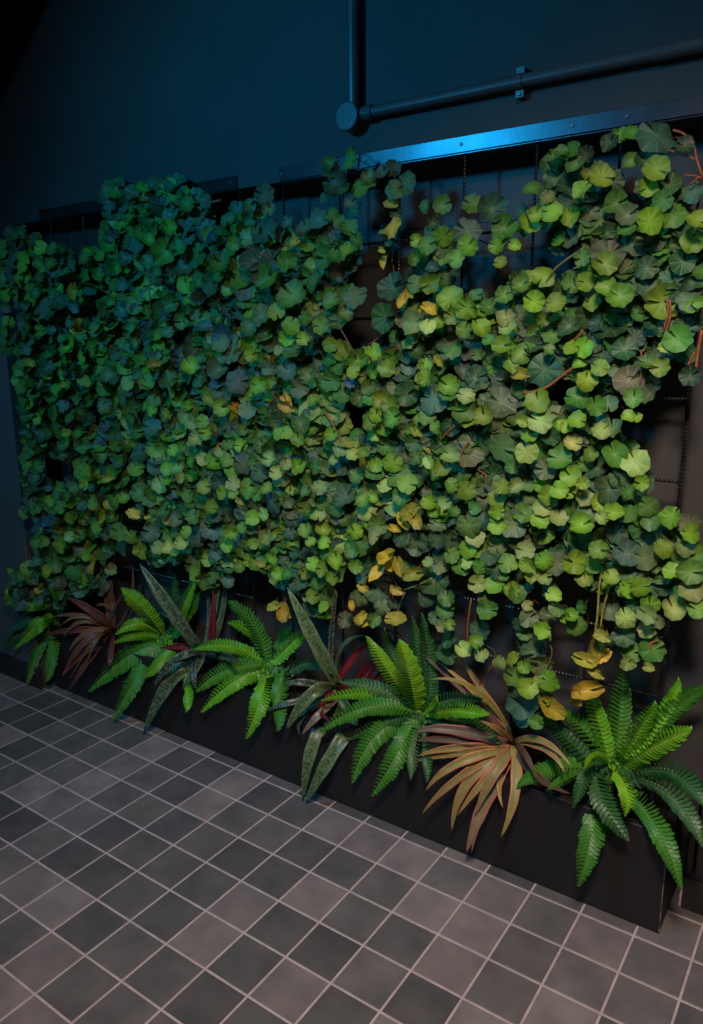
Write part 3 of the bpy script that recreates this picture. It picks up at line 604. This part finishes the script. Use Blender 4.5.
# ------------------------------------------------------------------ ferns
def curve3(p0, p1, p2, n):
    p0, p1, p2 = map(np.array, (p0, p1, p2))
    c = 2 * p1 - (p0 + p2) / 2          # the middle point lies on the curve
    return [(1-t)**2 * p0 + 2*t*(1-t) * c + t*t * p2 for t in np.linspace(0, 1, n)]
def frames(pts, outv):
    P = np.array(pts); T = np.gradient(P, axis=0); T /= np.linalg.norm(T, axis=1)[:, None]
    S = np.cross(T, outv); S /= np.linalg.norm(S, axis=1)[:, None] + 1e-9
    N = np.cross(S, T); return P, T, S, N
FC = {'L': ((104, 178, 24), (140, 196, 40)), 'G': ((52, 128, 34), (84, 150, 48)), 'D': ((32, 86, 38), (54, 110, 54)),
      'W': ((48, 100, 52), (96, 136, 84)), 'T': ((22, 92, 72), (40, 112, 84)), 'V': ((84, 168, 26), (120, 188, 36))}
def frond(root, pts, width, key, r):
    outv = nrm(np.array([0.32 + r.gauss(0, .12), -1.0, 0.42 + r.gauss(0, .15)]))
    Ln = sum(np.linalg.norm(np.array(pts[i+1]) - np.array(pts[i])) for i in range(len(pts)-1))
    P, T, S, N = frames(pts, outv)
    mb = MB(); hw = width / 2
    c_in, c_out = (np.array(lin(q)) for q in FC[key][::-1])
    sc = r.uniform(.85, 1.12)
    npair = max(11, int(Ln / 0.0132))
    for i in range(npair):
        t = (i + 0.5) / npair; f_ = t * (len(P) - 1); a = int(f_); u = f_ - a; b_ = min(a + 1, len(P) - 1)
        p = P[a]*(1-u) + P[b_]*u; Tt = nrm(T[a]*(1-u) + T[b_]*u); Ss = nrm(S[a]*(1-u) + S[b_]*u); Nn = np.cross(Ss, Tt)
        prof = min(1, 0.45 + t * 3.2) * (1 - max(0, (t - 0.55) / 0.45) ** 1.9 * 0.9)
        L = hw * prof * r.uniform(.88, 1.06)
        wl = Ln / npair * 0.55
        for sd in (-1, 1):
            ax = nrm(Ss * sd * 0.93 + Tt * (0.30 + 0.5 * t * t) + Nn * r.uniform(-.02, .12))
            cr = nrm(np.cross(Nn, ax)) * (1 if sd > 0 else 1)
            droop = -Nn * r.uniform(.05, .22)
            twist = Nn * 1.0 * wl
            vs = []; cs = []; uv = []
            prof_w = (0.7, 1.0, 1.05, 0.98, 0.7, 0.12)
            ts = (0.0, 0.22, 0.45, 0.68, 0.88, 1.0)
            for q, (tt, ww) in enumerate(zip(ts, prof_w)):
                c = p + ax * L * tt + droop * L * tt * tt
                j = 1.0 + (0.16 if q % 2 else -0.08)
                vs += [c - cr * wl * ww * j + twist * ww * .4, c + Nn * wl * 0.22 * (1 - tt), c + cr * wl * ww * j - twist * ww]
                col = (c_in * (1 - tt) + c_out * tt) * sc
                cs += [col * .92, col * 1.05, col]
                uv += [(0, tt), (.5, tt), (1, tt)]
            fs = []
            for q in range(5):
                for k in (0, 1):
                    fs.append((q*3+k, q*3+k+1, (q+1)*3+k+1, (q+1)*3+k))
            mb.add(vs, fs, np.clip(np.array(cs), 0, 1), uv)
    rc = c_in * 1.15 + np.array([.02, .01, .0])
    mb.tube(P, [0.0022 - 0.0014 * i / (len(P) - 1) for i in range(len(P))], 5, np.clip(rc, 0, 1))
    o = mb.build('frond', M['frond'], color=True, uv=True, smooth=False)
    return child(o, root)
def wpx(px, p):  # photo width to metres at point p
    return px / F * np.dot(p - CV, -RN[:, 2])
def path_pts(O, sc, tri, yb, depth, n=14):
    """tri: base, mid, tip in crop units. A hanging tip comes forward of the planter, an upright one stays near the trellis."""
    (bx_, by_), (mx_, my_), (tx_, ty_) = tri
    f = lambda a, b, y: at(O[0] + a / sc, O[1] + b / sc, y)
    return curve3(f(bx_, by_, yb), f(mx_, my_, depth[0]), f(tx_, ty_, depth[1]), n)
def fern(label, O, sc, crown, items, seed, yb=-0.03):
    r = random.Random(seed)
    cp = at(O[0] + crown[0]/sc, O[1] + crown[1]/sc, yb)
    root = empty('boston_fern', (cp[0], cp[1], 0.262)); tag(root, label, 'fern', 'ferns planted along the planter box')
    st = MB()
    for k in range(9):
        a = k * 2.1; st.tube([(cp[0] + .012*math.cos(a), cp[1] + .012*math.sin(a), 0.25), (cp[0] + .006*math.cos(a), cp[1] + .006*math.sin(a), cp[2] - .03), tuple(cp + np.array([.012*math.cos(a+.5), .008*math.sin(a), .01]))], [.0045, .004, .002], 6, lin((70, 96, 40)))
    child(st.build('stem', M['stem'], smooth=True, color=True), root)
    for it in items:
        b_, m_, t_, wd, key, kind = it
        if yb < -.06 and kind != 'hang': kind = 'pier'
        dep = {'up': (-0.05, -0.07), 'back': (-0.005, -0.01), 'out': (-0.12, -0.16), 'hang': (-0.15, -0.19), 'hang2': (-0.13, -0.165), 'side': (-0.09, -0.12), 'mid': (-0.11, -0.15), 'pier': (-0.17, -0.20)}[kind]
        dep = (dep[0] - r.uniform(0, .012), dep[1] - r.uniform(0, .02))
        pts = path_pts(O, sc, (b_, m_, t_), yb - r.uniform(0, .01), dep)
        # each rachis starts at the crown
        if np.linalg.norm(np.array(pts[0]) - cp) > .03:
            pts = [cp, (cp + np.array(pts[0])) / 2 + np.array([0, 0, .004])] + list(pts)
        frond(root, pts, wpx(wd / sc, np.array(pts[len(pts)//2])) * 1.08, key, r)
fern('largest bright green fern spilling over the right end of the planter', (520, 650), 3.84, (350, 450), [
 ((370,440),(382,260),(395,75),95,'G','back'), ((340,430),(305,290),(262,160),80,'V','up'), ((320,420),(240,300),(160,245),80,'G','up'),
 ((385,440),(450,320),(522,205),82,'V','up'), ((390,450),(510,370),(655,302),112,'L','out'), ((430,400),(560,225),(610,115),58,'V','back'),
 ((450,380),(610,215),(710,150),85,'G','back'), ((430,470),(590,470),(710,600),105,'D','mid'), ((430,490),(590,565),(700,750),95,'W','hang'),
 ((430,560),(535,695),(618,915),92,'G','hang'), ((340,450),(402,520),(405,635),68,'L','hang'), ((290,460),(325,590),(415,728),95,'D','hang2'),
 ((310,560),(275,720),(225,905),100,'G','hang'), ((290,430),(245,500),(205,605),56,'D','hang2'), ((340,440),(290,410),(250,452),45,'L','out'),
 ((260,420),(150,310),(60,240),72,'D','up'), ((240,430),(120,385),(70,370),62,'D','up'), ((240,450),(100,465),(-10,525),78,'G','mid'), ((240,470),(170,500),(110,535),45,'G','mid')], 1)
fern('bright lime-centred fern in the middle of the planter, left of the orange-striped plant', (300, 600), 3.515, (430, 400), [
 ((410,390),(385,270),(352,145),92,'L','out'), ((380,350),(310,250),(235,130),66,'L','out'), ((440,340),(415,200),(395,60),62,'D','back'), ((455,340),(450,200),(428,50),72,'D','up'),
 ((400,380),(270,312),(140,290),60,'W','side'), ((390,375),(230,330),(75,355),52,'V','mid'), ((400,395),(230,378),(70,465),66,'G','hang2'), ((390,410),(280,435),(165,495),58,'D','side'),
 ((380,420),(255,490),(185,642),84,'G','hang2'), ((400,430),(340,545),(252,690),86,'G','hang'), ((440,400),(545,385),(658,402),64,'V','mid'), ((450,420),(580,425),(700,505),66,'D','up'),
 ((450,380),(540,345),(640,350),60,'D','up'), ((420,440),(400,540),(390,628),42,'W','hang'), ((440,450),(447,550),(447,638),38,'D','hang'), ((450,380),(470,365),(478,345),34,'L','out'), ((400,330),(330,210),(298,105),62,'W','up')], 2)
fern('mid-green fern drooping between the two clumps of mottled sword leaves', (170, 560), 3.515, (340, 360), [
 ((340,370),(300,240),(205,145),68,'G','up'), ((330,330),(280,250),(205,222),55,'V','up'), ((370,350),(430,290),(480,250),62,'V','up'), ((300,340),(190,300),(85,315),50,'V','side'),
 ((320,370),(190,390),(90,465),66,'G','mid'), ((320,395),(215,435),(110,535),68,'V','mid'), ((340,410),(318,490),(268,628),78,'V','hang'), ((380,400),(388,500),(378,600),64,'G','hang'),
 ((400,390),(390,440),(366,510),70,'G','mid'), ((90,430),(66,470),(60,530),38,'V','hang2'), ((420,390),(500,360),(572,400),52,'D','up'), ((330,300),(250,190),(215,150),50,'D','back'), ((380,330),(400,270),(420,240),50,'G','back')], 3)
fern('fern with lime upright fronds right of the small pink-leaved plant', (0, 540), 3.515, (575, 335), [
 ((570,330),(505,245),(428,170),74,'L','out'), ((560,330),(480,295),(408,332),46,'L','mid'), ((560,350),(480,335),(402,362),42,'V','mid'), ((560,370),(440,415),(312,532),92,'G','mid'),
 ((540,400),(470,500),(392,640),74,'G','hang'), ((610,330),(645,230),(692,128),52,'V','up'), ((600,300),(605,210),(612,105),62,'D','back'), ((620,380),(565,430),(508,482),52,'V','mid'),
 ((640,400),(662,520),(656,602),40,'V','hang'), ((630,300),(668,240),(702,185),52,'G','back'), ((560,320),(590,230),(560,160),50,'D','back'), ((560,380),(520,450),(430,500),60,'D','side')], 4)
fern('smallest fern at the far left end of the planter', (0, 540), 3.515, (200, 280), [
 ((200,240),(130,226),(48,246),50,'V','mid'), ((170,275),(80,288),(4,342),44,'T','mid'), ((180,270),(120,308),(48,384),56,'V','hang2'), ((130,290),(60,335),(8,392),34,'D','mid'),
 ((180,300),(130,390),(94,508),56,'G','hang'), ((195,320),(182,410),(165,497),52,'G','hang'), ((200,250),(190,210),(172,170),60,'G','up'), ((190,270),(150,290),(130,332),42,'V','mid'), ((205,260),(222,220),(235,195),46,'D','up')], 5, yb=-0.082)

# ------------------------------------------------------------------ bladed plants
def blade(root, pts, width, cmid, cedge, r, mat, name='leaf_blade', edge_only=False, prof='lance'):
    outv = nrm(np.array([0.30 + r.gauss(0, .3), -1.0, 0.45 + r.gauss(0, .25)]))
    P, T, S, N = frames(pts, outv); n = len(P); mb = MB(); vs = []; cs = []; uv = []
    cm = np.array(lin(cmid)); ce = np.array(lin(cedge)); hw = width / 2; fold = r.uniform(.15, .5)
    jit = r.uniform(.88, 1.1)
    for i in range(n):
        t = i / (n - 1)
        ww = hw * ((min(1, .72 + .8 * t)) * (1 - t ** 4.5) * .86 + .02) if mat is M['mottled'] else hw * ((min(1, .6 + 1.3 * t)) * (1 - t ** 2.6) + .02)
        wave = 0.06 * math.sin(t * 22)
        for k, u in enumerate((-1, -.55, 0, .55, 1)):
            vs.append(P[i] + S[i] * ww * u * (1 + wave * abs(u)) + N[i] * ww * fold * abs(u))
            q = abs(u); cs.append((cm * (1 - q**2.4) + ce * q**2.4) * jit); uv.append(((u + 1) / 2, t))
    fs = []
    for i in range(n - 1):
        for k in range(4): fs.append((i*5+k, i*5+k+1, (i+1)*5+k+1, (i+1)*5+k))
    mb.add(vs, fs, np.clip(np.array(cs), 0, 1), uv)
    o = mb.build(name, mat, color=True, uv=True, smooth=True)
    sm = o.modifiers.new('thickness', 'SOLIDIFY'); sm.thickness = 0.0012
    return child(o, root)
def blade_plant(name, label, cat, group, O, sc, crown, items, seed, mat, yb=-0.03):
    r = random.Random(seed); cp = at(O[0] + crown[0]/sc, O[1] + crown[1]/sc, yb)
    root = empty(name, (cp[0], cp[1], 0.262)); tag(root, label, cat, group)
    st = MB(); st.tube([(cp[0], cp[1], .25), (cp[0] + .004, cp[1], (cp[2] + .25) / 2), tuple(cp)], [.009, .008, .006], 8, lin((92, 84, 60)))
    child(st.build('stem', M['stem'], smooth=True, color=True), root)
    for b_, m_, t_, wd, cm, ce, kind in items:
        dep = {'up': (-0.05, -0.07), 'back': (-0.01, -0.02), 'mid': (-0.12, -0.16), 'hang': (-0.15, -0.18)}[kind]
        dep = (dep[0] - r.uniform(0, .015), dep[1] - r.uniform(0, .02))
        pts = path_pts(O, sc, (b_, m_, t_), yb - r.uniform(0, .012), dep, 20)
        if np.linalg.norm(np.array(pts[0]) - cp) > .025: pts = [cp, (cp + np.array(pts[0])) / 2] + list(pts)
        if ce == OG[1]: ce = tuple(a_ + (b_ - a_) * r.random() * .8 for a_, b_ in zip(ce, (206, 112, 104)))
        o = blade(root, pts, wpx(wd / sc, np.array(pts[len(pts)//2])) * 1.1, cm, ce, r, M['blade'] if ce == RED[1] else mat)
        if ce == RED[1]: o['label'] = 'deep red blade'
OG = ((150, 150, 84), (214, 138, 84)); PK = ((150, 142, 100), (198, 108, 104)); BR = ((104, 78, 62), (140, 92, 76)); PU = ((104, 96, 78), (150, 78, 84)); YG = ((150, 154, 74), (206, 158, 84))
RED = ((120, 28, 38), (146, 34, 48))
cr = (395, 440)
blade_plant('striped_dracaena', 'orange and green striped dracaena drooping over the planter front, left of the largest fern', 'plant', 'striped strap-leaved plants', (400, 620), 3.515, cr, [
 ((375,370),(250,235),(100,210),20,*YG,'mid'), ((340,350),(200,225),(90,130),24,*PU,'up'), ((375,375),(270,260),(135,148),26,*OG,'up'), ((380,380),(285,240),(190,100),24,*OG,'up'),
 ((340,365),(288,235),(350,138),22,*BR,'up'), ((395,430),(345,385),(285,355),22,*OG,'mid'), ((390,440),(180,385),(52,396),38,*PU,'mid'), ((390,445),(180,420),(50,425),30,*PU,'mid'),
 ((395,450),(200,448),(62,478),30,*OG,'mid'), ((395,450),(220,465),(40,498),30,*OG,'mid'), ((390,455),(200,505),(88,605),32,*OG,'hang'), ((390,455),(200,560),(75,686),30,*OG,'hang'),
 ((395,460),(240,570),(182,747),40,*OG,'hang'), ((395,465),(290,570),(200,690),28,*OG,'hang'), ((395,455),(330,540),(262,690),44,*OG,'hang'), ((395,465),(300,640),(232,822),52,*PK,'hang'), ((400,440),(405,600),(353,767),38,*OG,'hang'),
 ((390,460),(350,560),(362,660),24,*OG,'mid'), ((400,430),(500,425),(605,518),26,*OG,'mid'), ((400,430),(510,455),(580,540),24,*OG,'mid'), ((400,440),(480,545),(597,610),32,*BR,'mid'),
 ((395,470),(300,660),(250,822),26,*PK,'hang'), ((400,430),(440,470),(480,560),26,*BR,'mid')], 31, M['blade'])
DP = ((96, 70, 54), (172, 76, 78)); DG = ((110, 104, 60), (168, 92, 72))
blade_plant('striped_dracaena', 'small pinkish-red strap-leaved dracaena between the two leftmost ferns', 'plant', 'striped strap-leaved plants', (0, 540), 3.515, (395, 320), [
 ((395,300),(310,240),(222,195),30,*DP,'mid'), ((390,300),(280,265),(180,272),20,*DG,'mid'), ((390,320),(270,315),(148,336),24,*DP,'mid'), ((385,310),(290,285),(220,348),20,*DG,'mid'),
 ((385,320),(290,370),(220,485),26,*DP,'hang'), ((390,330),(310,430),(242,530),30,*DP,'hang'), ((395,330),(390,400),(383,447),24,*DP,'hang'), ((385,320),(340,350),(308,432),20,*DG,'hang'),
 ((385,300),(290,268),(215,300),18,*DG,'mid'), ((385,290),(375,170),(368,62),22,*BR,'back'), ((400,290),(392,180),(378,60),18,*BR,'back'), ((450,300),(466,200),(465,85),18,*BR,'back'),
 ((430,290),(470,210),(502,150),20,*BR,'back'), ((440,290),(505,235),(545,170),26,*DP,'back'), ((390,310),(400,250),(440,180),18,*DG,'up'), ((385,325),(270,420),(218,480),18,*DP,'hang'), ((385,310),(340,235),(400,240),18,*DG,'up'),
 ((385,315),(300,330),(240,395),20,*DG,'mid'), ((390,320),(330,360),(240,500),22,*DG,'hang'), ((450,310),(520,225),(530,190),24,*DP,'up')], 32, M['blade'])
SM = ((56, 78, 52), (84, 106, 70)); SD = ((30, 44, 42), (48, 62, 58)); SG = ((64, 92, 50), (98, 122, 72))
blade_plant('snake_plant', 'dark mottled sword-leaved plant left of the drooping middle fern, one long blade leaning up-left', 'plant', 'mottled sword-leaved plants', (0, 540), 3.515, (690, 385), [
 ((695,375),(600,240),(490,82),50,*SM,'mid'), ((700,360),(600,270),(528,232),28,*SD,'up'), ((695,440),(600,500),(503,685),56,*SM,'hang'), ((700,400),(610,430),(540,520),38,*SD,'hang'),
 ((690,385),(640,375),(560,380),26,*RED,'up'), ((720,380),(760,200),(755,60),28,*SM,'back'), ((740,380),(785,240),(788,90),26,*SG,'back'), ((720,380),(735,250),(720,110),22,*SD,'back'),
 ((745,380),(752,270),(748,180),28,*RED,'up'), ((710,400),(660,400),(598,440),30,*SD,'mid'), ((715,400),(690,450),(640,520),30,*SM,'mid'), ((700,410),(680,450),(690,530),32,*SD,'hang'), ((750,400),(800,410),(840,430),34,*SD,'mid')], 41, M['mottled'])
blade_plant('snake_plant', 'mottled sword-leaved plant beside the central fern with two blades hanging to the floor', 'plant', 'mottled sword-leaved plants', (300, 600), 3.515, (135, 320), [
 ((135,300),(55,150),(-45,-45),52,*SG,'mid'), ((112,270),(110,130),(128,0),24,*SD,'up'), ((125,230),(160,150),(232,125),16,*SM,'up'), ((110,400),(45,510),(10,702),50,*SG,'hang'),
 ((190,430),(110,550),(20,712),52,*SG,'hang'), ((120,310),(40,330),(-50,460),48,*SG,'hang'), ((130,350),(70,400),(5,475),30,*PU,'hang'), ((100,340),(-30,360),(-115,390),26,*SD,'hang'),
 ((190,300),(222,235),(238,185),30,*RED,'up'), ((210,300),(250,240),(272,200),38,*RED,'up'), ((250,300),(290,260),(300,235),30,*RED,'up'), ((150,260),(200,190),(240,160),24,*RED,'back'),
 ((110,320),(20,290),(-60,300),30,*SD,'mid'), ((120,330),(30,370),(-40,420),26,*SM,'mid'), ((125,330),(80,380),(100,420),40,*RED,'mid'), ((130,340),(20,400),(0,480),30,*SD,'mid')], 42, M['mottled'])
